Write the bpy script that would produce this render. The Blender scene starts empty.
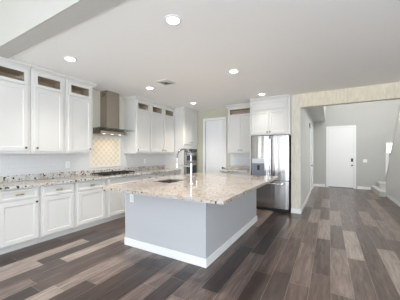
import bpy, bmesh, math, random
from mathutils import Vector, Matrix
S = bpy.context.scene
C = S.collection

# ------------------------------------------------------------------ camera, world, light, exposure
cd = bpy.data.cameras.new('camera')
cam = bpy.data.objects.new('camera', cd); C.objects.link(cam)
cd.sensor_fit = 'HORIZONTAL'; cd.sensor_width = 36.0
cd.lens = 36.0 * 223.0 / 400.0
cd.shift_y = 3.5 / 400.0
cd.clip_start = 0.05
cam.location = (0, 0, 1.36)
cam.rotation_euler = (math.pi / 2, 0, 0.525)
S.camera = cam

w = bpy.data.worlds.new('sky'); S.world = w; w.use_nodes = True
w.node_tree.nodes['Background'].inputs[0].default_value = (0.86, 0.93, 1.0, 1)
w.node_tree.nodes['Background'].inputs[1].default_value = 1.0

S.view_settings.view_transform = 'Standard'
S.view_settings.look = 'None'
S.view_settings.gamma = 1.0
S.view_settings.use_curve_mapping = False
S.view_settings.exposure = 0.26
S.cycles.max_bounces = 14; S.cycles.diffuse_bounces = 10; S.cycles.glossy_bounces = 6; S.cycles.transparent_max_bounces = 12

def area(name, loc, rot, sx, sy, power, col=(1, 1, 1)):
    l = bpy.data.lights.new(name, 'AREA'); l.shape = 'RECTANGLE'; l.size = sx; l.size_y = sy
    l.energy = power; l.color = col
    o = bpy.data.objects.new(name, l); C.objects.link(o); o.location = loc; o.rotation_euler = rot
    return o
R90 = math.pi / 2
DAY = (0.87, 0.945, 1.04)
# daylight coming through the glazed openings of the great room behind the camera, and the foyer's high window
area('daylight_rear_glazing', (-2.2, -5.35, 1.35), (R90, 0, 0), 2.6, 2.3, 105, DAY)
area('daylight_rear_slider', (1.6, -5.35, 1.35), (R90, 0, 0), 3.0, 2.3, 175, DAY)
area('daylight_side_glazing', (4.45, -1.6, 1.5), (R90, 0, R90), 3.0, 2.0, 135, DAY)
fl_ = bpy.data.lights.new('foyer_fill', 'POINT'); fl_.energy = 80; fl_.color = (1.0, 0.97, 0.93); fl_.shadow_soft_size = 0.2  # unseen fill added to brighten the hall and foyer
flo = bpy.data.objects.new('foyer_fill', fl_); C.objects.link(flo); flo.location = (0.75, 6.9, 4.9)
area('daylight_foyer_window', (2.6, 7.6, 4.1), (R90 - .85, 0, R90), 2.4, 1.2, 50, (1.0, 0.98, 0.93))

# ------------------------------------------------------------------ materials
def srgb(r, g, b):
    f = lambda c: (c / 255 / 12.92) if c / 255 <= 0.04045 else ((c / 255 + 0.055) / 1.055) ** 2.4
    return (f(r), f(g), f(b), 1)

def mat(name, col, rough=0.5, metal=0.0, bump=0.0, bscale=60.0, var=0.0, spec=None):
    m = bpy.data.materials.new(name); m.use_nodes = True
    nt = m.node_tree; b = nt.nodes['Principled BSDF']
    b.inputs['Base Color'].default_value = col
    b.inputs['Roughness'].default_value = rough
    b.inputs['Metallic'].default_value = metal
    if spec is not None: b.inputs['Specular IOR Level'].default_value = spec
    tc = nt.nodes.new('ShaderNodeTexCoord')
    nz = nt.nodes.new('ShaderNodeTexNoise'); nz.inputs['Scale'].default_value = bscale; nz.inputs['Detail'].default_value = 3
    nt.links.new(tc.outputs['Object'], nz.inputs['Vector'])
    if bump:
        bp = nt.nodes.new('ShaderNodeBump'); bp.inputs['Strength'].default_value = bump; bp.inputs['Distance'].default_value = 0.002
        nt.links.new(nz.outputs['Fac'], bp.inputs['Height']); nt.links.new(bp.outputs['Normal'], b.inputs['Normal'])
    if var:
        mx = nt.nodes.new('ShaderNodeMix'); mx.data_type = 'RGBA'
        mx.inputs['A'].default_value = tuple(c * (1 - var) for c in col[:3]) + (1,)
        mx.inputs['B'].default_value = tuple(min(1, c * (1 + var)) for c in col[:3]) + (1,)
        nt.links.new(nz.outputs['Fac'], mx.inputs['Factor']); nt.links.new(mx.outputs['Result'], b.inputs['Base Color'])
    return m

def emit(name, col, s):
    m = bpy.data.materials.new(name); m.use_nodes = True
    b = m.node_tree.nodes['Principled BSDF']
    b.inputs['Base Color'].default_value = (0.8, 0.8, 0.8, 1)
    b.inputs['Emission Color'].default_value = col; b.inputs['Emission Strength'].default_value = s
    return m

def glass(name, tint=(1, 1, 1, 1), refl=0.12):
    m = bpy.data.materials.new(name); m.use_nodes = True; nt = m.node_tree
    nt.nodes.remove(nt.nodes['Principled BSDF']); out = nt.nodes['Material Output']
    t = nt.nodes.new('ShaderNodeBsdfTransparent'); t.inputs[0].default_value = tint
    g = nt.nodes.new('ShaderNodeBsdfGlossy'); g.inputs['Roughness'].default_value = 0.02
    fr = nt.nodes.new('ShaderNodeFresnel'); fr.inputs[0].default_value = 1.45
    mx = nt.nodes.new('ShaderNodeMixShader')
    ge = nt.nodes.new('ShaderNodeNewGeometry'); iv = nt.nodes.new('ShaderNodeMath'); iv.operation = 'SUBTRACT'; iv.inputs[0].default_value = 1.0
    ml = nt.nodes.new('ShaderNodeMath'); ml.operation = 'MULTIPLY'
    nt.links.new(ge.outputs['Backfacing'], iv.inputs[1]); nt.links.new(fr.outputs[0], ml.inputs[0]); nt.links.new(iv.outputs[0], ml.inputs[1])
    nt.links.new(ml.outputs[0], mx.inputs[0]); nt.links.new(t.outputs[0], mx.inputs[1]); nt.links.new(g.outputs[0], mx.inputs[2])
    nt.links.new(mx.outputs[0], out.inputs[0])
    return m

def ramp(nt, stops, interp='LINEAR'):
    r = nt.nodes.new('ShaderNodeValToRGB'); r.color_ramp.interpolation = interp
    e = r.color_ramp.elements
    while len(e) < len(stops): e.new(0.5)
    for k, (p, c) in enumerate(stops): e[k].position = p; e[k].color = c
    return r

def granite(name, warm):
    m = bpy.data.materials.new(name); m.use_nodes = True; nt = m.node_tree; b = nt.nodes['Principled BSDF']
    L = nt.links.new
    geo = nt.nodes.new('ShaderNodeNewGeometry')
    big = nt.nodes.new('ShaderNodeTexNoise'); big.inputs['Scale'].default_value = 3.2; big.inputs['Detail'].default_value = 6; big.inputs['Distortion'].default_value = 1.2
    L(geo.outputs['Position'], big.inputs['Vector'])
    r1 = ramp(nt, [(0.34, srgb(172, 166, 161)), (0.47, srgb(172, 157, 144)), (0.58, srgb(168, 148, 131)), (0.72, srgb(158, 136, 117))] if warm else [(0.34, srgb(224, 224, 224)), (0.52, srgb(216, 212, 207)), (0.62, srgb(190, 174, 156)), (0.72, srgb(150, 136, 124))])
    L(big.outputs['Fac'], r1.inputs[0])
    mid = nt.nodes.new('ShaderNodeTexNoise'); mid.inputs['Scale'].default_value = 38; mid.inputs['Detail'].default_value = 4
    L(geo.outputs['Position'], mid.inputs['Vector'])
    r2 = ramp(nt, [(0.36, srgb(134, 122, 114) if warm else srgb(112, 103, 98)), (0.47, srgb(180, 174, 168)), (0.62, srgb(212, 210, 208))])
    L(mid.outputs['Fac'], r2.inputs[0])
    mx = nt.nodes.new('ShaderNodeMix'); mx.data_type = 'RGBA'; mx.inputs['Factor'].default_value = 0.32 if warm else 0.45
    L(r1.outputs[0], mx.inputs['A']); L(r2.outputs[0], mx.inputs['B'])
    fl = nt.nodes.new('ShaderNodeTexNoise'); fl.inputs['Scale'].default_value = 26; fl.inputs['Detail'].default_value = 2; fl.inputs['Roughness'].default_value = 0.4
    L(geo.outputs['Position'], fl.inputs['Vector'])
    r3 = ramp(nt, [(0.60 if not warm else .63, (0, 0, 0, 1)), (0.635 if not warm else .66, (1, 1, 1, 1))])
    L(fl.outputs['Fac'], r3.inputs[0])
    mx2 = nt.nodes.new('ShaderNodeMix'); mx2.data_type = 'RGBA'
    L(r3.outputs[0], mx2.inputs['Factor']); L(mx.outputs['Result'], mx2.inputs['A']); mx2.inputs['B'].default_value = srgb(52, 50, 52)
    L(mx2.outputs['Result'], b.inputs['Base Color'])
    b.inputs['Roughness'].default_value = 0.12
    return m

def plank_mat():
    m = bpy.data.materials.new('vinyl_planks'); m.use_nodes = True; nt = m.node_tree; b = nt.nodes['Principled BSDF']; L = nt.links.new
    at = nt.nodes.new('ShaderNodeAttribute'); at.attribute_name = 'plank'
    geo = nt.nodes.new('ShaderNodeNewGeometry')
    sh = nt.nodes.new('ShaderNodeVectorMath'); sh.operation = 'MULTIPLY_ADD'
    sh.inputs[1].default_value = (16, 1.6, 1)
    sc = nt.nodes.new('ShaderNodeVectorMath'); sc.operation = 'SCALE'; sc.inputs['Scale'].default_value = 37.0
    L(at.outputs['Color'], sc.inputs[0]); L(geo.outputs['Position'], sh.inputs[0]); L(sc.outputs[0], sh.inputs[2])
    n = nt.nodes.new('ShaderNodeTexNoise'); n.inputs['Scale'].default_value = 1.6; n.inputs['Detail'].default_value = 8; n.inputs['Roughness'].default_value = 0.68; n.inputs['Distortion'].default_value = 0.6
    L(sh.outputs[0], n.inputs['Vector'])
    sep = nt.nodes.new('ShaderNodeSeparateColor'); L(at.outputs['Color'], sep.inputs[0])
    # tone of the plank plus the grain of its own wood print
    mr = nt.nodes.new('ShaderNodeMapRange'); mr.inputs[1].default_value = 0.25; mr.inputs[2].default_value = 0.75; mr.inputs[3].default_value = -0.25; mr.inputs[4].default_value = 0.25
    L(n.outputs['Fac'], mr.inputs[0])
    ad = nt.nodes.new('ShaderNodeMath'); ad.operation = 'ADD'; ad.use_clamp = True
    L(sep.outputs[0], ad.inputs[0]); L(mr.outputs[0], ad.inputs[1])
    r = ramp(nt, [(0.0, srgb(46, 37, 35)), (0.28, srgb(76, 62, 57)), (0.52, srgb(112, 96, 89)), (0.76, srgb(155, 140, 132)), (1.0, srgb(190, 176, 167))])
    L(ad.outputs[0], r.inputs[0]); L(r.outputs[0], b.inputs['Base Color'])
    b.inputs['Roughness'].default_value = 0.30; b.inputs['Specular IOR Level'].default_value = 0.7
    bp = nt.nodes.new('ShaderNodeBump'); bp.inputs['Strength'].default_value = 0.15; bp.inputs['Distance'].default_value = 0.002
    L(n.outputs['Fac'], bp.inputs['Height']); L(bp.outputs['Normal'], b.inputs['Normal'])
    return m

def subway(name, col, mortar, bw=0.15, bh=0.075, axis='YZ'):
    m = bpy.data.materials.new(name); m.use_nodes = True; nt = m.node_tree; b = nt.nodes['Principled BSDF']; L = nt.links.new
    geo = nt.nodes.new('ShaderNodeNewGeometry'); sx = nt.nodes.new('ShaderNodeSeparateXYZ'); cx = nt.nodes.new('ShaderNodeCombineXYZ')
    L(geo.outputs['Position'], sx.inputs[0])
    L(sx.outputs['Y' if axis == 'YZ' else 'X'], cx.inputs[0]); L(sx.outputs['Z'], cx.inputs[1])
    br = nt.nodes.new('ShaderNodeTexBrick'); br.inputs['Scale'].default_value = 1.0
    br.inputs['Brick Width'].default_value = bw; br.inputs['Row Height'].default_value = bh; br.inputs['Mortar Size'].default_value = 0.0022
    br.inputs['Color1'].default_value = col; br.inputs['Color2'].default_value = col; br.inputs['Mortar'].default_value = mortar
    L(cx.outputs[0], br.inputs['Vector']); L(br.outputs['Color'], b.inputs['Base Color'])
    b.inputs['Roughness'].default_value = 0.22
    return m

def lattice(name):
    # cream accent tile: interlocking lattice of rounded cells
    m = bpy.data.materials.new(name); m.use_nodes = True; nt = m.node_tree; b = nt.nodes['Principled BSDF']; L = nt.links.new
    geo = nt.nodes.new('ShaderNodeNewGeometry'); sx = nt.nodes.new('ShaderNodeSeparateXYZ'); L(geo.outputs['Position'], sx.inputs[0])
    def mth(op, a, v=None):
        n = nt.nodes.new('ShaderNodeMath'); n.operation = op
        for i, q in enumerate((a, v)):
            if q is None: continue
            if isinstance(q, (int, float)): n.inputs[i].default_value = q
            else: L(q, n.inputs[i])
        return n.outputs[0]
    k = 2 * math.pi / 0.25
    a = mth('SINE', mth('MULTIPLY', mth('ADD', sx.outputs['Y'], sx.outputs['Z']), k))
    c = mth('SINE', mth('MULTIPLY', mth('SUBTRACT', sx.outputs['Y'], sx.outputs['Z']), k))
    v = mth('ABSOLUTE', mth('MULTIPLY', a, c))
    r = ramp(nt, [(0.06, srgb(208, 196, 180)), (0.2, srgb(232, 224, 210))]); L(v, r.inputs[0])
    L(r.outputs[0], b.inputs['Base Color']); b.inputs['Roughness'].default_value = 0.3
    return m

def light_streaked_wall(name, col):
    # cream paint with vertical streaks of light put into its colour
    m = bpy.data.materials.new(name); m.use_nodes = True; nt = m.node_tree; b = nt.nodes['Principled BSDF']; L = nt.links.new
    geo = nt.nodes.new('ShaderNodeNewGeometry'); mp = nt.nodes.new('ShaderNodeMapping'); mp.inputs['Scale'].default_value = (30, 30, 7)
    L(geo.outputs['Position'], mp.inputs['Vector'])
    n = nt.nodes.new('ShaderNodeTexNoise'); n.inputs['Scale'].default_value = 1.0; n.inputs['Detail'].default_value = 3
    L(mp.outputs[0], n.inputs['Vector'])
    r = ramp(nt, [(0.3, tuple(x * 0.9 for x in col[:3]) + (1,)), (0.7, tuple(min(1, x * 1.07) for x in col[:3]) + (1,))])
    L(n.outputs['Fac'], r.inputs[0]); L(r.outputs[0], b.inputs['Base Color']); b.inputs['Roughness'].default_value = 0.8
    return m

def brushed(name, col, rough=0.25, horizontal=False, wave=0.0):
    m = bpy.data.materials.new(name); m.use_nodes = True; nt = m.node_tree; b = nt.nodes['Principled BSDF']; L = nt.links.new
    tc = nt.nodes.new('ShaderNodeTexCoord'); mp = nt.nodes.new('ShaderNodeMapping')
    mp.inputs['Scale'].default_value = (2, 2, 260) if horizontal else (220, 220, 1.5)
    L(tc.outputs['Object'], mp.inputs['Vector'])
    n = nt.nodes.new('ShaderNodeTexNoise'); n.inputs['Scale'].default_value = 1; n.inputs['Detail'].default_value = 2
    L(mp.outputs[0], n.inputs['Vector'])
    mr = nt.nodes.new('ShaderNodeMapRange'); mr.inputs[3].default_value = rough * 0.8; mr.inputs[4].default_value = rough * 1.25
    L(n.outputs['Fac'], mr.inputs[0]); L(mr.outputs[0], b.inputs['Roughness'])
    if wave:
        # gentle sheet-metal waviness running down the panel
        m2 = nt.nodes.new('ShaderNodeMapping'); m2.inputs['Scale'].default_value = (9, 9, .35); L(tc.outputs['Object'], m2.inputs['Vector'])
        n2 = nt.nodes.new('ShaderNodeTexNoise'); n2.inputs['Scale'].default_value = 1; n2.inputs['Detail'].default_value = 2; L(m2.outputs[0], n2.inputs['Vector'])
        bp = nt.nodes.new('ShaderNodeBump'); bp.inputs['Strength'].default_value = wave; bp.inputs['Distance'].default_value = 0.03
        L(n2.outputs['Fac'], bp.inputs['Height']); L(bp.outputs['Normal'], b.inputs['Normal'])
    b.inputs['Base Color'].default_value = col; b.inputs['Metallic'].default_value = 1.0
    return m

M = {}
M['cab'] = mat('white_cabinet_paint', srgb(217, 216, 213), 0.38, bump=0.03)
M['cabin'] = mat('taupe_cabinet_interior', srgb(196, 178, 154), 0.5, var=0.15, bscale=14)
M['trim'] = mat('white_trim_paint', srgb(238, 239, 240), 0.4)
M['ceil'] = mat('ceiling_paint', srgb(248, 248, 247), 0.9, bump=0.25, bscale=55)
M['olive'] = mat('pale_olive_wall_paint', srgb(196, 194, 176), 0.85, bump=0.15, bscale=70)
M['wall'] = mat('warm_white_wall_paint', srgb(226, 224, 214), 0.85, bump=0.15, bscale=70)
M['hall'] = mat('pale_grey_wall_paint', srgb(212, 213, 211), 0.85, bump=0.15, bscale=70)
M['far'] = mat('warm_grey_wall_paint', srgb(186, 187, 185), 0.85, bump=0.15, bscale=70)
M['beam'] = mat('beam_paint', srgb(196, 195, 190), 0.9, bump=0.3, bscale=90)
M['cream'] = light_streaked_wall('cream_light_streaks', srgb(228, 219, 199))
M['stub'] = light_streaked_wall('daylit_cream_light_streaks', srgb(222, 216, 203))  # same wall as the header; cooler daylight put into a paler cream
M['isl'] = mat('pale_grey_island_paint', srgb(188, 190, 194), 0.45, bump=0.04)
M['gran'] = granite('polished_warm_granite', True)
M['granL'] = granite('polished_speckled_granite', False)
M['floor'] = plank_mat()
M['subL'] = subway('white_subway_tile', srgb(216, 217, 219), srgb(206, 207, 210))
M['subB'] = subway('white_subway_tile_back', srgb(222, 224, 228), srgb(196, 199, 204), axis='XZ')
M['lat'] = lattice('cream_lattice_tile')
M['steel'] = brushed('brushed_steel', srgb(160, 157, 155), 0.2, wave=0.35)
M['hood'] = brushed('brushed_hood_steel', srgb(176, 166, 155), 0.3)
M['chrome'] = mat('chrome', srgb(225, 226, 230), 0.12, 1.0)
M['dsteel'] = mat('dark_steel', srgb(110, 112, 116), 0.3, 1.0)
M['black'] = mat('black_enamel', srgb(24, 24, 25), 0.4)
M['iron'] = mat('cast_iron', srgb(36, 33, 31), 0.6)
M['dglass'] = mat('dark_oven_glass', srgb(52, 60, 72), 0.06)
M['brass'] = mat('satin_brass', srgb(190, 180, 150), 0.35, 1.0)
M['pewter'] = mat('dark_pewter', srgb(110, 106, 102), 0.35, 1.0)
M['glass'] = glass('clear_glass')
M['hglass'] = glass('tinted_hood_glass', (0.72, 0.76, 0.76, 1))
M['lamp'] = emit('lit_lamp_lens', (1.0, 0.96, 0.9, 1), 8.0)
M['hlamp'] = emit('lit_hood_lens', (1.0, 0.86, 0.66, 1), 3.0)
M['plastic'] = mat('white_plastic', srgb(240, 240, 240), 0.35)
M['slot'] = mat('dark_slot', srgb(60, 60, 62), 0.6)
M['vent'] = mat('grey_vent_metal', srgb(214, 213, 210), 0.5)
M['sock'] = mat('grey_dispenser_plastic', srgb(126, 131, 143), 0.3)
M['carpet'] = mat('pale_grey_carpet', srgb(200, 199, 197), 0.95, bump=0.5, bscale=220, var=0.1)
M['screen'] = mat('black_display', srgb(16, 18, 22), 0.08)
M['lite'] = mat('light_grey_panel', srgb(212, 214, 218), 0.3)

# ------------------------------------------------------------------ mesh helpers
LEFT = Matrix(((0, 0, 1, 0), (1, 0, 0, 0), (0, 1, 0, 0), (0, 0, 0, 1)))     # u->Y, v->Z, n->X   (faces +X)
BACK = Matrix(((1, 0, 0, 0), (0, 0, -1, 0), (0, 1, 0, 0), (0, 0, 0, 1)))    # u->X, v->Z, n->-Y  (faces -Y)
ID = Matrix.Identity(4)
def left(x): return Matrix.Translation((x, 0, 0)) @ LEFT
def back(y): return Matrix.Translation((0, y, 0)) @ BACK
ORG = {}

class MB:
    def __init__(self, frame=ID): self.bm = bmesh.new(); self.F = frame
    def box(self, a0, a1, b0, b1, c0, c1):
        v = [self.bm.verts.new(self.F @ Vector((x, y, z))) for x in (a0, a1) for y in (b0, b1) for z in (c0, c1)]
        for q in ((0, 1, 3, 2), (4, 6, 7, 5), (0, 4, 5, 1), (2, 3, 7, 6), (0, 2, 6, 4), (1, 5, 7, 3)):
            self.bm.faces.new([v[i] for i in q])
        return self
    def prism(self, pts, axis, a, b):
        # polygon pts in the two remaining axes, extruded along axis from a to b
        def mk(p, t):
            c = [p[0], p[1]]; c.insert(axis, t); return self.bm.verts.new(self.F @ Vector(c))
        A = [mk(p, a) for p in pts]; B = [mk(p, b) for p in pts]; n = len(pts)
        self.bm.faces.new(A[::-1]); self.bm.faces.new(B)
        for i in range(n): self.bm.faces.new((A[i], A[(i + 1) % n], B[(i + 1) % n], B[i]))
        return self
    def tube(self, pts, r, seg=10, caps=True):
        pts = [self.F @ Vector(p) for p in pts]; n = len(pts); rs = r if isinstance(r, (list, tuple)) else [r] * n
        rings = []; up = None
        for i, p in enumerate(pts):
            t = (pts[min(i + 1, n - 1)] - pts[max(i - 1, 0)])
            if t.length < 1e-9: t = Vector((0, 0, 1))
            t.normalize()
            if up is None:
                up = Vector((0, 0, 1)) if abs(t.z) < 0.9 else Vector((1, 0, 0))
            s = t.cross(up); s.normalize(); up = s.cross(t)
            rings.append([self.bm.verts.new(p + (s * math.cos(2 * math.pi * k / seg) + up * math.sin(2 * math.pi * k / seg)) * rs[i]) for k in range(seg)])
        for i in range(n - 1):
            for k in range(seg):
                f = self.bm.faces.new((rings[i][k], rings[i][(k + 1) % seg], rings[i + 1][(k + 1) % seg], rings[i + 1][k])); f.smooth = True
        if caps: self.bm.faces.new(rings[0][::-1]); self.bm.faces.new(rings[-1])
        return self
    def lathe(self, c, axis, prof, seg=20):
        c = Vector(c); a = Vector(axis).normalized()
        return self.tube([c + a * h for h, r in prof], [r for h, r in prof], seg)
    def frame(self, u0, u1, v0, v1, n0, n1, rw):
        self.box(u0, u0 + rw, v0, v1, n0, n1); self.box(u1 - rw, u1, v0, v1, n0, n1)
        self.box(u0 + rw, u1 - rw, v0, v0 + rw, n0, n1); self.box(u0 + rw, u1 - rw, v1 - rw, v1, n0, n1)
        return self
    def shaker(self, u0, u1, v0, v1, t=0.02, rw=0.058, rec=0.007):
        # framed door: stiles and rails with a bevelled inner edge round a recessed panel
        def V(u, v, n): return self.bm.verts.new(self.F @ Vector((u, v, n)))
        def ring(d, n): return [V(u0 + d, v0 + d, n), V(u1 - d, v0 + d, n), V(u1 - d, v1 - d, n), V(u0 + d, v1 - d, n)]
        rs = [ring(0, 0), ring(0, t - .003), ring(.003, t), ring(rw, t), ring(rw + .008, t - rec)]
        for a, b in zip(rs, rs[1:]):
            for k in range(4): self.bm.faces.new((a[k], a[(k + 1) % 4], b[(k + 1) % 4], b[k]))
        self.bm.faces.new(rs[0][::-1]); self.bm.faces.new(rs[-1])
        return self
    def build(self, name, m, parent=None, bevel=0.0):
        bmesh.ops.recalc_face_normals(self.bm, faces=self.bm.faces[:])
        for e in self.bm.edges:
            if len(e.link_faces) == 2 and e.calc_face_angle(0) > 0.6: e.smooth = False
        org = ORG.get(parent.name, Vector()) if parent else Vector()
        if org.length: bmesh.ops.translate(self.bm, verts=self.bm.verts[:], vec=-org)
        me = bpy.data.meshes.new(name); self.bm.to_mesh(me); self.bm.free(); me.materials.append(m)
        o = bpy.data.objects.new(name, me); C.objects.link(o)
        if parent: o.parent = parent; ORG[o.name] = org
        if bevel:
            md = o.modifiers.new('edge', 'BEVEL'); md.width = bevel; md.segments = 2; md.limit_method = 'ANGLE'
        return o

def thing(name, label, cat, loc, group=None):
    o = bpy.data.objects.new(name, None); C.objects.link(o); o.location = loc; o.empty_display_size = 0.1
    o['label'] = label; o['category'] = cat
    if group: o['group'] = group
    ORG[o.name] = Vector(loc); return o
def tag(o, label, cat, group=None):
    o['label'] = label; o['category'] = cat
    if group: o['group'] = group
    return o
def struct(o): o['kind'] = 'structure'; return o
def box(name, m, x0, x1, y0, y1, z0, z1, parent=None, bevel=0.0):
    return MB().box(x0, x1, y0, y1, z0, z1).build(name, m, parent, bevel)
def copy_tree(o, parent=None):
    c = o.copy(); C.objects.link(c)
    if parent: c.parent = parent
    ORG[c.name] = ORG.get(o.name, Vector())
    for ch in list(o.children): copy_tree(ch, c)
    return c

# ------------------------------------------------------------------ the setting
WL = -4.30          # left wall
YB = 6.10           # kitchen back wall
YH = 5.486          # plane of the header over the hall opening
HX = -0.557         # left wall of the hall
YF = 10.46          # foyer's far wall
ZC = 2.70           # kitchen ceiling
ZG = 3.40           # great room ceiling
ZF = 5.20           # foyer ceiling
XR = 4.60
YR = -5.50

# floor: staggered planks running away from the camera, each with its own tone
random.seed(11)
PW = 0.19; PL = 1.205
bm = bmesh.new(); tones = []
# (x, y, tone): printed tone of the plank lying under this point of the floor
TONE = [(-1.21, 2.62, .36), (-1.03, 2.13, .05), (-0.87, 2.32, .46), (-0.68, 2.25, .18), (-0.68, 2.87, .46), (-1.36, 2.07, .12), (-1.85, 1.74, .07), (-1.6, 1.97, .46), (-1.44, 1.89, .07), (-1.64, 1.54, .46), (-2.05, 1.71, .55), (-2.3, 1.84, .62), (-1.19, 1.86, .4), (-3.0, 1.73, .78), (-2.99, 1.3, .26), (-3.21, 2.1, .12), (-3.61, 1.22, .1), (-3.25, 1.35, .7), (-2.59, 1.4, .62), (-2.53, 1.28, .3), (-1.89, 1.38, .14), (0.36, 3.97, .8), (0.01, 4.92, .72), (0.72, 3.72, .78), (0.13, 3.07, .6), (0.76, 5.77, .68), (-0.46, 3.29, .32), (-0.2, 3.09, .5), (0.39, 3.04, .45), (0.15, 4.27, .38), (-0.4, 6.32, .62), (-0.82, 3.4, .1), (-0.85, 4.4, .2), (-1.03, 3.4, .3), (-1.03, 4.5, .16), (-0.64, 3.26, .38), (-0.8, 3.69, .06), (-0.45, 4.45, .42), (0.44, 5.37, .45), (0.77, 4.5, .45)]
JOINT = {17: 1.956, 19: 2.57, 13: 2.03, 14: 1.73, 7: 1.59, 4: 1.29, 24: 3.48, 22: 4.05, 23: 3.73, 26: 4.03, 12: 2.2, 18: 3.0}
x = WL - .055; row = 0
while x < XR:
    off = random.uniform(0, PL)
    if row in JOINT: off = (YR - JOINT[row]) % PL
    y = YR - off
    while y < YF:
        y0, y1 = max(y, YR), min(y + PL, YF)
        x0, x1 = max(x, WL), min(x + PW, XR)
        if x < -.5: t = random.choices([random.uniform(.05, .2), random.uniform(.25, .42), random.uniform(.45, .6), random.uniform(.62, .75)], [.26, .3, .3, .14])[0]
        else: t = random.choices([random.uniform(.28, .38), random.uniform(.38, .48), random.uniform(.6, .7)], [.35, .53, .12])[0]  # right-hand planks: floor sheen put into lighter, more even tones
        for fx, fy, ft in TONE:
            if x <= fx < x1 and y0 <= fy < y1: t = ft
        e = 0.0016
        if y1 - y0 > 0.01:
            bm.faces.new([bm.verts.new(p) for p in ((x0 + e, y0 + e, 0), (x1 - e, y0 + e, 0), (x1 - e, y1 - e, 0), (x0 + e, y1 - e, 0))])
            tones.append((t, random.random(), random.random(), 1))
        y += PL
    x += PW; row += 1
me = bpy.data.meshes.new('floor')
for p in (((WL, YR, -0.003), (XR, YR, -0.003), (XR, YF, -0.003), (WL, YF, -0.003)),):
    bm.faces.new([bm.verts.new(q) for q in p]); tones.append((0.85, .5, .5, 1))
bm.to_mesh(me); bm.free()
ca = me.color_attributes.new('plank', 'FLOAT_COLOR', 'CORNER')
for f in me.polygons:
    for li in f.loop_indices: ca.data[li].color = tones[f.index]
me.materials.append(M['floor'])
fl = bpy.data.objects.new('floor', me); C.objects.link(fl); struct(fl)

struct(box('ceiling', M['ceil'], WL - .15, XR + .15, 1.35, YH + .14, ZC, ZC + .2))
struct(box('ceiling', M['ceil'], WL - .15, -0.757, YH + .14, YB + .15, ZC, ZC + .2))
struct(box('ceiling', M['ceil'], WL - .15, XR + .15, YR - .15, 1.15, ZG, ZG + .2))
struct(box('ceiling', M['ceil'], -0.757, 3.0, YH + .14, YF + .15, ZF, ZF + .2))
struct(box('trim_1', M['beam'], WL, XR, 1.162, 1.35, ZC - .014, ZG + .2))
struct(box('wall_riser', mat('soft_grey_riser_paint', srgb(186, 184, 178), 0.85), WL, XR, 1.15, 1.162, ZC - .014, ZG + .2))                       # beam at the edge of the lower ceiling
struct(box('trim_2', M['hall'], HX, -0.14, YH + .14, YF, 2.68, ZF))                          # soffit along the hall
struct(box('wall_left', M['wall'], WL - .15, WL, YR, YB + .15, -.05, ZG))
b = MB().box(WL, -3.41, YB, YB + .15, 0, ZC).box(-2.62, -0.757, YB, YB + .15, 0, ZC).box(-3.41, -2.62, YB, YB + .15, 2.39, ZC)
struct(b.build('wall_back', M['olive']))
struct(box('wall_pantry', M['wall'], -3.5, -2.5, YB + .2, YB + .3, 0, ZC))
struct(box('wall_divider', M['stub'], -0.757, HX - .012, YH, YF, 0, ZC))
struct(MB().box(HX - .012, HX, YH + .001, 8.35, 0, 2.68).box(HX - .012, HX, 9.62, YF, 0, 2.68).box(HX - .012, HX, 8.35, 9.62, 2.36, 2.68).build('wall_hall', M['hall']))
struct(box('wall_header', M['cream'], HX - .012, 1.57, YH, YH + .14, 2.404, ZC))
struct(box('wall_header', M['hall'], -0.757, 3.0, YH + .0, YH + .14, ZC + .2, ZF))
struct(box('wall_foyer', M['cream'], 1.57, XR + .15, YH, YH + .14, 0, ZC))
struct(box('wall_far', M['far'], -0.757, 3.0, YF, YF + .15, 0, ZF))
struct(box('wall_hall_upper', M['hall'], -0.9, -0.757, YH + .14, YF, ZC, ZF))
struct(MB().box(2.75, 2.9, YH + .14, YF, 0, 3.4).box(2.75, 2.9, YH + .14, YF, 4.8, ZF).box(2.75, 2.9, YH + .14, 6.9, 3.4, 4.8).box(2.75, 2.9, 9.7, YF, 3.4, 4.8).build('wall_stair', M['hall']))
# great room behind the camera
struct(MB().box(WL, -3.6, YR - .15, YR, 0, ZG).box(-.8, 0, YR - .15, YR, 0, ZG).box(3.2, XR, YR - .15, YR, 0, ZG)
       .box(-3.6, -.8, YR - .15, YR, 2.55, ZG).box(0, 3.2, YR - .15, YR, 2.55, ZG).box(-3.6, -.8, YR - .15, YR, 0, .15).build('wall_rear', M['wall']))
struct(MB().box(XR, XR + .15, YR, -3.2, 0, ZG).box(XR, XR + .15, 0, YH, 0, ZG).box(XR, XR + .15, -3.2, 0, 0, .45).box(XR, XR + .15, -3.2, 0, 2.55, ZG).build('wall_right', M['wall']))
mu = MB()
for x_ in (-3.5, -2.85, -2.2, -1.55, -.9): mu.box(x_ - .05, x_ + .05, YR + .17, YR + .23, 0.15, 2.55)
mu.box(-3.55, -.85, YR + .17, YR + .23, 2.5, 2.6)
struct(mu.build('window_2', mat('dark_window_frame', srgb(60, 58, 56), .5)))
# baseboards
struct(box('baseboard_divider', M['trim'], -0.757, HX, YH - .014, YH, 0, .10))
struct(MB().box(HX, HX + .014, YH - .014, 8.27, 0, .10).box(HX, HX + .014, 9.70, YF - .014, 0, .10).build('baseboard_hall', M['trim']))
struct(MB().box(HX, -0.145, YF - .014, YF, 0, .10).box(.935, 1.36, YF - .014, YF, 0, .10).build('baseboard_far', M['trim']))

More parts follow.
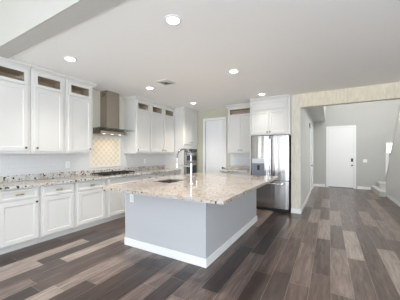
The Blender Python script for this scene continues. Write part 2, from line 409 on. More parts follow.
# stair knee wall with sloped top, and its skirting
kw = MB().prism([(YH + .14, 0), (9.22, 0), (9.22, .45), (8.995, .685), (7.2, 3.02), (YH + .14, 4.8)], 0, 1.575, 1.69)
struct(kw.build('wall_knee', M['hall']))
struct(MB().prism([(9.22, .45), (8.995, .685), (7.2, 3.02), (YH + .14, 4.8), (YH + .14, 4.84), (7.2, 3.06), (9.0, .725), (9.24, .48)], 0, 1.56, 1.705).build('trim_3', M['hall']))
struct(MB().box(1.585, 1.655, 9.225, 9.295, 0, 1.36).box(1.575, 1.665, 9.215, 9.305, 1.36, 1.39).build('trim_4', M['trim']))
struct(box('baseboard_knee', M['trim'], 1.56, 1.575, YH + .14, 9.22, 0, .10))

# framed glowing pane added in place of a bright patch on the far wall
wn = MB(back(YF)).frame(1.79, 2.10, 1.36, 1.76, 0, .03, .03).build('bright_patch_frame', M['trim']); struct(wn)
MB(back(YF)).box(1.82, 2.07, 1.39, 1.73, .004, .012).build('glow_pane', emit('bright_patch_glow', (1, 1, 1, 1), 2.5), wn)

# doors
def panel_door(name, fr, u0, u1, z1, m, cas=.075, panels=2, ncas=.018, leaf_n=0.0):
    d = MB(fr)
    d.box(u0, u1, 0.012, z1, leaf_n - .04, leaf_n)
    w_ = u1 - u0; st = .115
    hs = [(.22, z1 * .40), (z1 * .40 + .12, z1 - .13)] if panels == 2 else [(.2, z1 - .13)]
    for a, c in hs:
        d.frame(u0 + st, u1 - st, a, c, leaf_n, leaf_n + .006, .018)
        d.box(u0 + st + .05, u1 - st - .05, a + .05, c - .05, leaf_n, leaf_n + .004)
    o = struct(d.build(name, m))
    k = MB(fr).box(u0 - cas, u0 - .004, 0, z1 + cas, 0.0005, ncas).box(u1 + .004, u1 + cas, 0, z1 + cas, 0.0005, ncas).box(u0 - .004, u1 + .004, z1 + .004, z1 + cas, 0.0005, ncas)
    k.build('door_casing', M['trim'], o)
    return o
d1 = panel_door('door_1', back(YB), -3.335, -2.70, 2.37, M['trim'], leaf_n=-.02)
h = MB(back(YB)).lathe((-2.76, .93, -.02), (0, 0, 1), [(0, .03), (.008, .03), (.01, .012), (.05, .012)], 14).tube([(-2.76, .93, .035), (-2.70, .93, .04), (-2.64, .925, .04)], .011)
h.build('lever_handle', M['black'], d1)
d2 = panel_door('door_2', back(YF), -0.03, .82, 2.38, M['trim'], leaf_n=.004)
h = MB(back(YF)).box(.735, .80, 1.04, 1.17, .004, .03).build('smart_lock', M['black'], d2)
h = MB(back(YF)).lathe((.768, .90, .004), (0, 0, 1), [(0, .032), (.008, .032), (.012, .014), (.035, .014), (.045, .03), (.07, .03), (.08, .015)], 14).build('door_knob', M['pewter'], d2)
MB(back(YF)).box(-.02, .81, 0.0, .03, .0, .016).build('threshold', M['dsteel'], d2)
d3 = panel_door('door_3', left(HX), 8.43, 9.54, 2.28, M['trim'], ncas=.02, leaf_n=-.002)
MB(left(HX)).lathe((8.52, .95, -.002), (0, 0, 1), [(0, .03), (.01, .03), (.012, .012), (.04, .012), (.045, .026), (.07, .02)], 12).build('door_knob', M['pewter'], d3)

# wall tile: white running bond along the counters, framed lattice panel behind the cooktop
b = MB(left(WL)).box(.62, 2.84, 1.016, 1.37, 0, .008).box(3.64, 5.29, 1.016, 1.37, 0, .008).box(2.69, 2.84, 1.37, 1.80, 0, .008).box(3.64, 3.75, 1.37, 1.8, 0, .008).box(2.84, 3.64, 1.016, 1.06, 0, .008).box(2.84, 3.64, 1.74, 1.8, 0, .008)
struct(b.build('trim_5', M['subL']))
struct(MB(left(WL)).box(2.875, 3.605, 1.095, 1.705, 0, .009).build('trim_6', M['lat']))
struct(MB(left(WL)).frame(2.84, 3.64, 1.06, 1.74, 0, .02, .035).build('trim_7', M['wall']))
struct(MB(back(YB)).box(-2.50, -1.72, 1.016, 1.36, 0, .008).build('trim_8', M['subB']))

# ------------------------------------------------------------------ cabinets
def knob(fr, u, v, n, parent, m=None):
    return MB(fr).lathe((u, v, n), (0, 0, 1), [(0, .006), (.012, .006), (.014, .015), (.022, .017), (.027, .010)], 12).build('knob', m or M['pewter'], parent)
def cup_pull(fr, u, v, n, parent):
    b_ = MB(fr); b_.tube([(u - .045, v, n + .002), (u - .03, v + .006, n + .02), (u, v + .008, n + .026), (u + .03, v + .006, n + .02), (u + .045, v, n + .002)], [.010, .012, .013, .012, .010], 8)
    return b_.build('pull', M['brass'], parent)
def crown(fr, u0, u1, n, z0, z1, parent, ret0=False, ret1=False, depth=.33):
    c = MB(fr)
    prof = [(z0, 0), (z0, .006), (z0 + .015, .012), (z1 - .02, .05), (z1, .055), (z1, 0)]
    # extruded along u; profile in (v, n)
    c.prism([(v, n + k) for v, k in prof], 0, u0 - (.05 if ret0 else 0), u1 + (.05 if ret1 else 0))
    if ret1: c.prism([(u1 + (k if k else 0), v) for v, k in prof], 2, n - depth, n)
    if ret0: c.prism([(u0 - (k if k else 0), v) for v, k in prof], 2, n - depth, n)
    return c.build('crown', M['cab'], parent)

def upper(fr, u0, u1, depth, label, doors, group, z0=1.36, z1=2.62, ret0=False, ret1=False, base=None, knob_side=(1,)):
    """fr: frame whose n = 0 is the front of the carcass; doors: list of (u0, u1)"""
    root = thing('upper_cabinet', label, 'cabinet', base, group)
    t = .018; zt = 2.375
    b_ = MB(fr)
    b_.box(u0, u1, z0 + .02, zt, -depth, -.0)                      # closed carcass below the display box
    b_.box(u0, u0 + t, zt, z1, -depth, 0).box(u1 - t, u1, zt, z1, -depth, 0).box(u0 + t, u1 - t, z1 - .02, z1, -depth, 0)
    b_.box(u0, u1, z1, ZC - .004, -depth, 0)
    fa, fc_ = doors[0][0] + .02, doors[-1][1] - .02                # face frame round the display opening
    b_.box(u0 + t, fa, zt, z1 - .02, -.018, 0).box(fc_, u1 - t, zt, z1 - .02, -.018, 0).box(fa, fc_, zt, zt + .03, -.018, 0).box(fa, fc_, z1 - .04, z1 - .02, -.018, 0)
    b_.box(u0, u1, z0, z0 + .02, -.02, 0).box(u0, u0 + t, z0, z0 + .02, -depth, -.02).box(u1 - t, u1, z0, z0 + .02, -depth, -.02)   # light rail
    b_.build('carcass', M['cab'], root)
    MB(fr).box(u0 + t, u1 - t, zt + .0005, z1 - .0205, -depth + .012, -depth + .02).box(u0 + t, u1 - t, zt + .0005, zt + .008, -depth + .02, -.0185).box(u0 + t + .0005, u0 + t + .006, zt + .008, z1 - .021, -depth + .02, -.0185).box(u1 - t - .006, u1 - t - .0005, zt + .008, z1 - .021, -depth + .02, -.0185).box(u0 + t + .006, u1 - t - .006, z1 - .027, z1 - .0205, -depth + .02, -.0185).build('display_box', M['cabin'], root)
    for (a, c), ks in zip(doors, knob_side):
        d_ = MB(fr).shaker(a, c, z0 + .035, zt - .008).build('door', M['cab'], root)
        knob(fr, (c - .035) if ks > 0 else (a + .035), z0 + .085, .02, d_)
    a, c = doors[0][0], doors[-1][1]
    fr_ = MB(fr).frame(a, c, zt + .008, z1 - .006, 0.0005, .02, .048).build('glass_door_frame', M['cab'], root)
    MB(fr).box(a + .05, c - .05, zt + .05, z1 - .048, .008, .011).build('glass_pane', M['glass'], fr_)
    crown(fr, u0, u1, 0, z1 + .01, ZC - .003, root, ret0, ret1, depth)
    return root
UF = left(-3.93)
for (a, c, lab, r0, r1, ks, da) in ((1.16, 1.64, 'white upper cabinet nearest the camera, cut by the left edge of the photo', False, False, 1, (1.19, 1.605)),
                            (1.645, 2.155, 'white upper cabinet with brown transom pane, middle of the three left of the range hood', False, False, -1, (1.685, 2.12)),
                            (2.16, 2.67, 'white upper cabinet with side just left of the range hood', False, True, 1, (2.205, 2.635))):
    upper(UF, a, c, .368, lab, [da], 'glass topped upper cabinets on the long wall', ret0=r0, ret1=r1, base=(-4.1, (a + c) / 2, 1.36), knob_side=(ks,))
for (a, c, lab, r0, ks, da) in ((3.75, 4.26, 'white upper cabinet just right of the range hood', True, -1, (3.79, 4.235)),
                            (4.265, 4.775, 'white upper cabinet, middle of the three right of the range hood', False, 1, (4.295, 4.75)),
                            (4.78, 5.285, 'white upper cabinet beside the tall oven cabinet', False, -1, (4.81, 5.255))):
    upper(UF, a, c, .368, lab, [da], 'glass topped upper cabinets on the long wall', ret0=r0, base=(-4.1, (a + c) / 2, 1.36), knob_side=(ks,))
upper(back(5.79), -2.46, -1.70, .308, 'white two-door upper cabinet between the pantry door and the refrigerator', [(-2.435, -2.085), (-2.08, -1.73)], None, ret0=True, base=(-2.08, 5.95, 1.36), knob_side=(1, -1))

def base_cab(fr, u0, u1, depth, label, doors, drawers, base, group, knobs=(1,), pulls=True):
    root = thing('base_cabinet', label, 'cabinet', base, group)
    MB(fr).box(u0, u1, .10, .873, -depth, 0).build('carcass', M['cab'], root)
    MB(fr).box(u0, u1, 0.0, .10, -depth, -.07).build('toe_kick', M['cab'], root)
    for a, c in drawers:
        d_ = MB(fr).shaker(a, c, .715, .855, rw=.03, rec=.006).build('drawer_front', M['cab'], root)
        if pulls == 'knob': knob(fr, (a + c) / 2, .785, .02, d_)
        elif pulls: cup_pull(fr, (a + c) / 2, .785, .02, d_)
    for (a, c), ks in zip(doors, knobs):
        d_ = MB(fr).shaker(a, c, .115, .695).build('door', M['cab'], root)
        if ks: knob(fr, (c - .03) if ks > 0 else (a + .03), .655, .02, d_)
    return root
BF = left(-3.75)
G = 'base cabinets under the long counter'
for (a, c, lab, da, ks, pl) in (
    (.64, 1.165, 'white base cabinet at the near end of the long counter, outside the photo', (.67, 1.135), 1, True),
    (1.17, 1.69, 'white base cabinet cut by the left edge of the photo', (1.20, 1.662), 1, True),
    (1.695, 2.22, 'white base cabinet with drawer under the wall outlet', (1.73, 2.19), 0, True),
    (2.225, 2.845, 'white base cabinet just left of the cooktop cabinet', (2.265, 2.80), 1, True),
    (3.765, 4.27, 'white base cabinet just right of the cooktop cabinet, behind the island', (3.80, 4.24), 1, 'knob'),
    (4.275, 4.78, 'white base cabinet second right of the cooktop cabinet, behind the island', (4.30, 4.75), -1, 'knob'),
    (4.785, 5.285, 'white base cabinet touching the tall oven cabinet, behind the island', (4.81, 5.255), 1, 'knob')):
    base_cab(BF, a, c, .545, lab, [da], [da], (-4.05, (a + c) / 2, 0), G, (ks,), pl)
base_cab(BF, 2.85, 3.76, .545, 'wide white base cabinet under the gas cooktop', [(2.895, 3.30), (3.31, 3.72)], [(2.895, 3.72)], (-4.05, 3.3, 0), G, (0, -1), False)
base_cab(back(5.48), -2.50, -1.705, .615, 'white base cabinet between the pantry door and the refrigerator', [(-2.47, -2.105), (-2.10, -1.735)], [(-2.47, -2.105), (-2.10, -1.735)], (-2.1, 5.8, 0), None, (1, -1), 'knob')

# tall oven cabinet at the end of the long wall
TX = -3.62; TF = left(TX)
t = thing('tall_cabinet', 'tall white oven cabinet in the corner by the pantry door', 'cabinet', (-3.95, 5.69, 0))
b = MB(TF).box(5.29, 5.34, .10, ZC - .004, -.678, 0).box(6.04, 6.095, .10, ZC - .004, -.678, 0).box(5.34, 6.04, .10, .66, -.678, 0).box(5.34, 6.04, 1.50, ZC - .004, -.678, 0).box(5.34, 6.04, .66, 1.50, -.678, -.62)
b.build('carcass', M['cab'], t)
MB(TF).box(5.29, 6.095, 0, .10, -.678, -.06).build('toe_kick', M['cab'], t)
for a, c, ks in ((5.325, 5.688, 1), (5.695, 6.055, -1)):
    d = MB(TF).shaker(a, c, 1.63, 2.345).build('door', M['cab'], t); knob(TF, c - .035 if ks > 0 else a + .035, 1.69, .02, d)
MB(TF).shaker(5.325, 6.055, 2.365, 2.60, rw=.05).build('top_panel', M['cab'], t)
d = MB(TF).shaker(5.325, 6.055, .13, .64, rw=.055).build('drawer_front', M['cab'], t); knob(TF, 5.69, .40, .02, d)
crown(TF, 5.29, 6.095, 0, 2.625, ZC - .003, t)
# double wall oven
ov = thing('wall_oven', 'stainless double wall oven built into the tall white cabinet', 'oven', (-3.9, 5.69, .66))
MB(TF).box(5.345, 6.035, .665, 1.495, -.58, .004).build('body', M['steel'], ov)
MB(TF).box(5.35, 6.03, 1.40, 1.49, .004, .022).build('control_panel', M['dsteel'], ov)
MB(TF).box(5.58, 5.80, 1.42, 1.475, .022, .024).build('display', M['screen'], ov)
for z0_, z1_ in ((1.10, 1.385), (.68, 1.085)):
    d = MB(TF).box(5.35, 6.03, z0_, z1_, .004, .035).build('oven_door', M['steel'], ov, .004)
    MB(TF).box(5.42, 5.96, z0_ + .05, z1_ - .085, .035, .037).build('oven_window', M['dglass'], d)
    MB(TF).tube([(5.40, z1_ - .04, .075), (5.98, z1_ - .04, .075)], .012).tube([(5.43, z1_ - .04, .035), (5.43, z1_ - .04, .075)], .008).tube([(5.95, z1_ - .04, .035), (5.95, z1_ - .04, .075)], .008).build('handle', M['chrome'], d)

# ------------------------------------------------------------------ countertops
t = thing('countertop', 'long speckled granite countertop along the left wall under the upper cabinets', 'countertop', (-4.0, 2.95, .876))
box('slab', M['granL'], WL + .001, -3.70, .62, 5.288, .876, .914, t, .004)
box('upstand', M['granL'], WL + .001, WL + .022, .62, 5.288, .914, 1.016, t, .002)
t = thing('countertop', 'short granite countertop between the pantry door and the refrigerator', 'countertop', (-2.1, 5.78, .876))
box('slab', M['granL'], -2.55, -1.705, 5.44, YB, .876, .914, t, .004)
box('upstand', M['granL'], -2.55, -1.705, YB - .022, YB, .914, 1.016, t, .002)

# ------------------------------------------------------------------ gas cooktop
ct = thing('gas_cooktop', 'black gas cooktop with iron grates set in the granite counter below the hood', 'cooktop', (-4.0, 3.24, .914))
box('cooktop_plate', M['steel'], -4.21, -3.78, 2.82, 3.66, .9145, .926, ct, .004)
for bx, by, r in ((-4.11, 2.97, .04), (-3.90, 2.97, .045), (-4.02, 3.24, .058), (-4.11, 3.51, .045), (-3.90, 3.51, .04)):
    bb = MB().lathe((bx, by, .926), (0, 0, 1), [(0, r), (.012, r), (.014, r * .8), (.022, r * .8), (.024, r * .5)], 16).build('burner', M['black'], ct)
for y0_, y1_ in ((2.84, 3.10), (3.105, 3.375), (3.38, 3.64)):
    g = MB(); z = .955
    for yy in (y0_ + .01, (y0_ + y1_) / 2, y1_ - .01): g.box(-4.20, -3.82, yy - .006, yy + .006, z - .008, z + .008)
    for xx in (-4.19, -4.06, -3.95, -3.83): g.box(xx - .006, xx + .006, y0_ + .004, y1_ - .004, z - .0085, z + .0075)
    for xx in (-4.19, -3.83):
        for yy in (y0_ + .01, y1_ - .01): g.box(xx - .007, xx + .007, yy - .007, yy + .007, .926, z)
    g.build('grate', M['iron'], ct)
for yy in (3.02, 3.13, 3.24, 3.35, 3.46):
    MB().lathe((-3.80, yy, .926), (0, 0, 1), [(0, .014), (.018, .013), (.022, .010)], 12).build('control_knob', M['dsteel'], ct)

# ------------------------------------------------------------------ range hood
hd = thing('range_hood', 'stainless chimney range hood with flat glass canopy above the cooktop', 'hood', (-4.1, 3.24, 1.80))
HC = 3.245
b = MB().box(WL + .002, -4.08, 3.10, 3.43, 1.87, ZC - .001).build('chimney', M['hood'], hd, .003)
for k in range(4): MB().box(-4.24, -4.14, 3.0975, 3.1, 2.585 + k * .018, 2.592 + k * .018).build('louver', M['slot'], b)
b = MB().prism([(WL + .002, 1.775), (-4.02, 1.775), (-3.99, 1.785), (-3.99, 1.83), (-4.06, 1.868), (WL + .002, 1.868)], 1, 2.90, 3.53)
hb = b.build('canopy_body', M['hood'], hd, .003)
for k in range(4): MB(left(-3.99)).lathe((3.16 + k * .035, 1.808, 0), (0, 0, 1), [(0, .008), (.004, .007)], 10).build('button', M['chrome'], hb)
g = MB(); N = 12
for k in range(N):
    y0_ = 2.745 + (3.71 - 2.745) * k / N; y1_ = 2.745 + (3.71 - 2.745) * (k + 1) / N
    f_ = lambda y: -3.86 + .05 * (1 - ((y - HC + .017) / .485) ** 2)
    A = [(WL + .01, y0_), (WL + .01, y1_), (f_(y1_), y1_), (f_(y0_), y0_)]
    vs = [[g.bm.verts.new((p[0], p[1], zz)) for p in A] for zz in (1.869, 1.878)]
    g.bm.faces.new(vs[0][::-1]); g.bm.faces.new(vs[1])
    for i in range(4):
        if i in (0, 2): 
            j = (i + 1) % 4; g.bm.faces.new((vs[0][i], vs[0][j], vs[1][j], vs[1][i]))
g.build('glass_canopy', M['hglass'], hd)
for yy in (3.02, 3.22, 3.42):
    MB().lathe((-4.06, yy, 1.775), (0, 0, -1), [(-.002, .028), (.002, .028), (.004, .022)], 14).build('hood_lamp', M['hlamp'], hb)
    l = bpy.data.lights.new('hood_glow', 'SPOT'); l.energy = 1.9; l.color = (1.0, .80, .55); l.spot_size = 2.4; l.spot_blend = 1; l.shadow_soft_size = .03
    lo = bpy.data.objects.new('hood_glow', l); C.objects.link(lo); lo.location = Vector((-4.06, yy, 1.755)) - Vector((-4.1, 3.24, 1.80)); lo.rotation_euler = (0, 0.25, 0); lo.parent = hd

# ------------------------------------------------------------------ refrigerator and its surround
FY = 5.38; FF = back(FY)
fg = thing('refrigerator', 'stainless french door refrigerator with ice dispenser beside the hall opening', 'refrigerator', (-1.23, 5.7, 0))
box('body', M['black'], -1.672, -.79, 5.455, 6.06, .03, 1.778, fg, .004)
MB(FF).box(-1.66, -.80, .015, .075, -.10, -.02).build('base_grille', M['black'], fg)
def fdoor(u0, u1, v0, v1, name, bulge=.016):
    b_ = MB(FF); n = 10
    pr = [(u0, -.07)] + [(u0 + (u1 - u0) * k / n, -.012 + bulge * (1 - (2 * k / n - 1) ** 4) * .9) for k in range(n + 1)] + [(u1, -.07)]
    # polygon in (u, n), extruded along v
    A = [b_.bm.verts.new(FF @ Vector((p[0], v0, p[1]))) for p in pr]; B = [b_.bm.verts.new(FF @ Vector((p[0], v1, p[1]))) for p in pr]
    b_.bm.faces.new(A[::-1]); b_.bm.faces.new(B)
    for i in range(len(pr)):
        j = (i + 1) % len(pr); q = b_.bm.faces.new((A[i], A[j], B[j], B[i])); q.smooth = 1 <= i < len(pr) - 2
    return b_.build(name, M['steel'], fg)
dl = fdoor(-1.675, -1.238, .735, 1.782, 'door'); dr = fdoor(-1.232, -.79, .735, 1.782, 'door'); fz = fdoor(-1.675, -.79, .085, .722, 'freezer_drawer')
for d, u in ((dl, -1.275), (dr, -1.195)):
    MB(FF).tube([(u, .80, .06), (u, 1.70, .06)], .013, 12).tube([(u, .84, -.01), (u, .84, .06)], .009).tube([(u, 1.66, -.01), (u, 1.66, .06)], .009).build('handle', M['chrome'], d)
MB(FF).tube([(-1.58, .66, .06), (-.88, .66, .06)], .013, 12).tube([(-1.53, .66, -.01), (-1.53, .66, .06)], .009).tube([(-.93, .66, -.01), (-.93, .66, .06)], .009).build('handle', M['chrome'], fz)
ds = MB(FF).box(-1.635, -1.335, 1.125, 1.235, .0, .016).build('dispenser_panel', M['lite'], dl)
MB(FF).box(-1.57, -1.40, 1.155, 1.205, .016, .018).build('display', M['lite'], ds)
MB(FF).frame(-1.635, -1.335, .835, 1.122, 0, .014, .02).box(-1.615, -1.355, .855, 1.102, .001, .0055).build('dispenser_recess', M['sock'], dl)
MB(FF).box(-1.51, -1.45, .96, 1.08, .0055, .014).build('dispenser_paddle', M['black'], dl)
for u in (-1.62, -.85): MB(FF).box(u - .03, u + .03, 1.7785, 1.795, -.16, -.09).build('hinge_cover', M['dsteel'], fg)
for u in (-1.60, -.86): MB(FF).lathe((u, 0.0, -.10), (0, 1, 0), [(0, .02), (.03, .02)], 10).build('foot', M['black'], fg)

cf = thing('fridge_cabinet', 'white cabinet above the refrigerator with two doors and a flat top panel', 'cabinet', (-1.23, 5.7, 1.80))
FC = back(5.40)
MB(FC).box(-1.675, -.79, 1.80, ZC - .004, -.695, 0).build('carcass', M['cab'], cf)
MB(FC).box(-1.695, -1.676, 0, ZC - .004, -.695, .018).box(-.789, -.760, 1.79, ZC - .004, -.08, .004).build('side_panel', M['cab'], cf)
for a, c, ks in ((-1.655, -1.24, 1), (-1.235, -.82, -1)):
    d = MB(FC).shaker(a, c, 1.825, 2.375).build('door', M['cab'], cf); knob(FC, c - .03 if ks > 0 else a + .03, 1.87, .02, d)
MB(FC).shaker(-1.655, -.82, 2.40, 2.605, rw=.045).build('top_panel', M['cab'], cf)
crown(FC, -1.675, -.79, 0, 2.625, ZC - .003, cf)

# ------------------------------------------------------------------ island
IX0, IX1, IY0, IY1 = -2.64, -1.272, 2.335, 4.47
isl = thing('kitchen_island', 'pale grey kitchen island with white baseboard in the middle of the floor', 'island', (-1.95, 3.4, 0))
b = MB().box(IX0, IX1, IY0, IY0 + .02, .0, .875).box(IX0, IX1, IY1 - .02, IY1, 0, .875).box(IX0, IX0 + .02, IY0 + .02, IY1 - .02, 0, .875).box(IX1 - .02, IX1, IY0 + .02, IY1 - .02, 0, .875).box(IX0 + .02, IX1 - .02, IY0 + .02, IY1 - .02, .02, .04)
b.build('body', M['isl'], isl)
B_ = .014
MB().box(IX0 - B_, IX1 + B_, IY0 - B_, IY0, 0, .105).box(IX1, IX1 + B_, IY0, IY1, 0, .105).box(IX0 - B_, IX1 + B_, IY1, IY1 + B_, 0, .105).build('baseboard', M['trim'], isl, .003)
for a, c in ((IX0 - .004, IX0 + .03), (IX1 - .03, IX1 + .004)): box('corner_trim', M['isl'], a, c, IY0 - .006, IY0 - .0005, .105, .87, isl)
# countertop with sink cut-out
CX0, CX1, CY0, CY1 = -2.67, -.86, 1.925, 4.53
SX0, SX1, SY0, SY1 = -2.43, -2.08, 2.68, 3.14
ti = MB().box(CX0, SX0, CY0, CY1, .876, .914).box(SX1, CX1, CY0, CY1, .876, .914).box(SX0, SX1, CY0, SY0, .876, .914).box(SX0, SX1, SY1, CY1, .876, .914)
bmesh.ops.remove_doubles(ti.bm, verts=ti.bm.verts[:], dist=1e-5)
tag(ti.build('countertop', M['gran']), 'warm polished granite countertop overhanging the kitchen island', 'countertop')
sk = thing('sink', 'dark undermount steel sink set into the island countertop', 'sink', (-2.2, 2.86, .70))
g = .004
MB().box(SX0 + g, SX1 - g, SY0 + g, SY1 - g, .66, .665).box(SX0 + g, SX0 + g + .006, SY0 + g, SY1 - g, .665, .90).box(SX1 - g - .006, SX1 - g, SY0 + g, SY1 - g, .665, .90).box(SX0 + g + .006, SX1 - g - .006, SY0 + g, SY0 + g + .006, .665, .90).box(SX0 + g + .006, SX1 - g - .006, SY1 - g - .006, SY1 - g, .665, .90).build('basin', mat('sink_steel', srgb(150, 150, 152), .35, 1.0), sk)
MB().lathe((-2.25, 2.91, .665), (0, 0, 1), [(0, .045), (.003, .045), (.004, .03)], 16).build('drain', M['chrome'], sk)
# spring faucet
FXX, FYY = -1.735, 2.74
fc = thing('faucet', 'tall chrome spring pull-down faucet on the island beside the sink', 'faucet', (FXX, FYY, .914))
MB().lathe((FXX, FYY, .914), (0, 0, 1), [(0, .03), (.006, .03), (.012, .022), (.05, .02), (.055, .016), (.30, .016), (.305, .012)], 16).build('post', M['chrome'], fc)
pts = []
for k in range(0, 25):
    a = math.pi * k / 24
    pts.append((FXX - .125 + .125 * math.cos(a), FYY, 1.31 + .115 * math.sin(a)))
path = [(FXX, FYY, 1.21), (FXX, FYY, 1.26)] + pts + [(FXX - .25, FYY, 1.28)]
hs = MB().tube(path, .008, 8).build('hose', M['dsteel'], fc)
# coil spring round the hose
V = [Vector(p) for p in path]; L_ = [0]
for a, c in zip(V, V[1:]): L_.append(L_[-1] + (c - a).length)
def along(s):
    for i in range(len(V) - 1):
        if s <= L_[i + 1] or i == len(V) - 2:
            f_ = (s - L_[i]) / (L_[i + 1] - L_[i]); return V[i].lerp(V[i + 1], f_), (V[i + 1] - V[i]).normalized()
sp = []; turns = 34; ns = turns * 8
for k in range(ns + 1):
    p, tt = along(L_[-1] * k / ns); s_ = Vector((0, 1, 0)); n_ = tt.cross(s_)
    a = 2 * math.pi * turns * k / ns; sp.append(p + (s_ * math.cos(a) + n_ * math.sin(a)) * .014)
MB().tube(sp, .0032, 5).build('spring', M['chrome'], fc)
MB().lathe((FXX - .25, FYY, 1.29), (0, 0, -1), [(0, .012), (.02, .016), (.10, .017), (.12, .024), (.14, .022)], 14).build('spray_head', M['chrome'], fc)
MB().tube([(FXX, FYY, 1.17), (FXX - .12, FYY, 1.175), (FXX - .232, FYY, 1.19)], .008, 8).lathe((FXX - .25, FYY, 1.18), (0, 0, 1), [(0, .023), (.02, .023)], 14).build('support_arm', M['chrome'], fc)
MB().tube([(FXX, FYY, 1.0), (FXX, FYY + .045, 1.0), (FXX, FYY + .09, 1.03)], [.011, .009, .006], 8).build('lever', M['chrome'], fc)
sd = thing('soap_dispenser', 'small chrome soap dispenser behind the faucet on the island', 'dispenser', (-1.80, 3.0, .914))
MB().lathe((-1.80, 3.0, .914), (0, 0, 1), [(0, .022), (.006, .022), (.01, .015), (.07, .013), (.075, .016), (.09, .016)], 14).build('pump', M['chrome'], sd)
MB().tube([(-1.80, 3.0, .995), (-1.83, 3.0, 1.0), (-1.88, 3.0, .985)], .006, 8).build('nozzle', M['chrome'], sd)

# ------------------------------------------------------------------ outlets, switch, small dark box
def outlet(fr, u, v, label, base, name='wall_outlet', n=0.0):
    o = thing(name, label, 'outlet', base)
    p = MB(fr).box(u - .036, u + .036, v - .058, v + .058, n, n + .006).build('cover_plate', M['plastic'], o, .002)
    for dv in (-.022, .022):
        s_ = MB(fr).box(u - .017, u + .017, v + dv - .015, v + dv + .015, n + .006, n + .008).build('socket', M['lite'], o)
    return o
outlet(left(WL), 2.40, 1.15, 'white outlet on the tile backsplash left of the cooktop', (WL, 2.4, 1.15), n=.0085)
outlet(left(WL), 4.45, 1.15, 'white outlet on the tile backsplash right of the cooktop', (WL, 4.45, 1.15), n=.0085)
outlet(back(IY0), -2.51, .705, 'white outlet on the grey end panel of the island', (-2.51, IY0, .705))
sw = thing('light_switch', 'white double light switch on the grey wall right of the entry door', 'switch', (1.18, YF, 1.08))
MB(back(YF)).box(1.12, 1.24, 1.02, 1.14, 0, .007).build('cover_plate', M['plastic'], sw, .002)
for u in (1.153, 1.207): MB(back(YF)).box(u - .017, u + .017, 1.045, 1.115, .007, .011).build('rocker', M['plastic'], sw)
ws = MB(left(HX)).box(8.02, 8.12, 2.20, 2.34, 0, .03).build('small_dark_box', M['dsteel'], None, .004)
tag(ws, 'small dark box high on the left hall wall', 'box')

# pale rug added unseen behind the camera to bounce light onto the ceiling
rg = MB().box(-3.6, 3.9, -4.9, -.5, .001, .012).build('bounce_rug', mat('ivory_bounce_pile', srgb(238, 238, 238), 0.95, bump=.4, bscale=200), None, .004)
tag(rg, 'large pale rug added behind the camera to bounce light onto the ceiling', 'rug')

# ------------------------------------------------------------------ ceiling fittings
rl = thing('recessed_light', 'x', 'ceiling light', (0, 0, ZC), 'recessed ceiling lights')
r = MB().lathe((0, 0, ZC), (0, 0, -1), [(-.0005, .088), (.004, .088), (.008, .080), (.008, .066), (.003, .064)], 28).build('trim_ring', M['trim'], rl)
MB().lathe((0, 0, ZC), (0, 0, -1), [(.003, .063), (.0095, .063), (.0105, .05)], 28).build('lens', M['lamp'], rl)
l = bpy.data.lights.new('recessed_glow', 'SPOT'); l.energy = 105; l.color = (1.0, .93, .83); l.spot_size = 2.0; l.spot_blend = 1.0; l.shadow_soft_size = .07
lo = bpy.data.objects.new('recessed_glow', l); C.objects.link(lo); lo.location = (0, 0, -.03); lo.parent = rl
LAB = [((-1.355, 1.80), 'round recessed ceiling light nearest the camera, at the top of the photo'),
       ((-3.17, 1.81), 'round recessed ceiling light above the upper cabinets left of the hood'),
       ((-3.17, 3.43), 'round recessed ceiling light between the range hood and the ceiling vent'),
       ((-3.12, 5.03), 'round recessed ceiling light in front of the tall oven cabinet'),
       ((-1.34, 3.41), 'round recessed ceiling light in the middle of the ceiling right of the vent'),
       ((-1.31, 5.05), 'round recessed ceiling light in front of the cabinet above the refrigerator')]
for k, ((x_, y_), lab) in enumerate(LAB):
    o = rl if k == 0 else copy_tree(rl)
    o.location = (x_, y_, ZC); o['label'] = lab
    if k in (1, 5):                                                # these two hang close to cabinet doors and run dimmer
        for ch in o.children:
            if ch.type == 'LIGHT': ch.data = ch.data.copy(); ch.data.energy = 20 if k == 5 else 60
vt = thing('ceiling_vent', 'square grey air vent in the kitchen ceiling beside a recessed light', 'vent', (-2.64, 3.30, ZC))
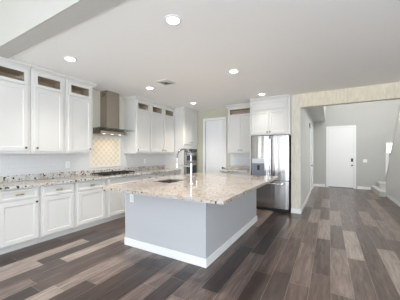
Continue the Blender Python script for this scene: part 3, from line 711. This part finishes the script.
VF = Matrix(((1, 0, 0, 0), (0, -1, 0, 0), (0, 0, -1, ZC), (0, 0, 0, 1)))
vx, vy = -2.64, -3.30
MB(VF).frame(vx - .135, vx + .135, vy - .135, vy + .135, 0.0005, .012, .03).build('vent_frame', M['vent'], vt)
MB(VF).box(vx - .11, vx + .11, vy - .11, vy + .11, .0005, .002).build('duct', M['slot'], vt)
for k in range(3):
    d0, d1 = .088 - k * .03, .108 - k * .03
    for q in range(4):
        s_ = MB(VF)
        P_ = [(-d1, -d1, .004), (d1, -d1, .004), (d0, -d0, .012), (-d0, -d0, .012)]
        for _ in range(q): P_ = [(-y_, x_, z_) for x_, y_, z_ in P_]
        vs = [s_.bm.verts.new(VF @ Vector((vx + p[0], vy + p[1], p[2]))) for p in P_]
        vs2 = [s_.bm.verts.new(VF @ Vector((vx + p[0], vy + p[1], p[2] + .0015))) for p in P_]
        s_.bm.faces.new(vs); s_.bm.faces.new(vs2[::-1])
        for i in range(4): s_.bm.faces.new((vs[i], vs[(i + 1) % 4], vs2[(i + 1) % 4], vs2[i]))
        s_.build('louver', M['vent'], vt)

# ------------------------------------------------------------------ stairs at the far end of the hall
st = thing('staircase', 'pale carpeted staircase starting beside the knee wall right of the entry door', 'stairs', (2.0, 9.7, 0))
spec = [(1.36, 2.74, 8.93, 10.44, 0, .17), (1.50, 2.74, 9.72, 10.44, .17, .34), (1.78, 2.74, 9.25, 10.44, .34, .51)]
for x0_, x1_, y0_, y1_, z0_, z1_ in spec[:1]:
    MB().box(1.36, 1.555, y0_, y1_, z0_, z1_).box(1.555, 1.71, 9.25, y1_, z0_, z1_).box(1.71, 2.74, 8.95, y1_, z0_, z1_).build('step', M['carpet'], st, .015)
for x0_, x1_, y0_, y1_, z0_, z1_ in spec[1:]:
    box('step', M['carpet'], x0_, x1_, y0_, y1_, z0_, z1_, st, .015)
for k in range(10):
    box('step', M['carpet'], 1.71, 2.74, 9.0 - .25 * (k + 1), 9.0 - .25 * k + (.24 if k == 0 else 0), 0, .51 + .18 * (k + 1), st, .012)
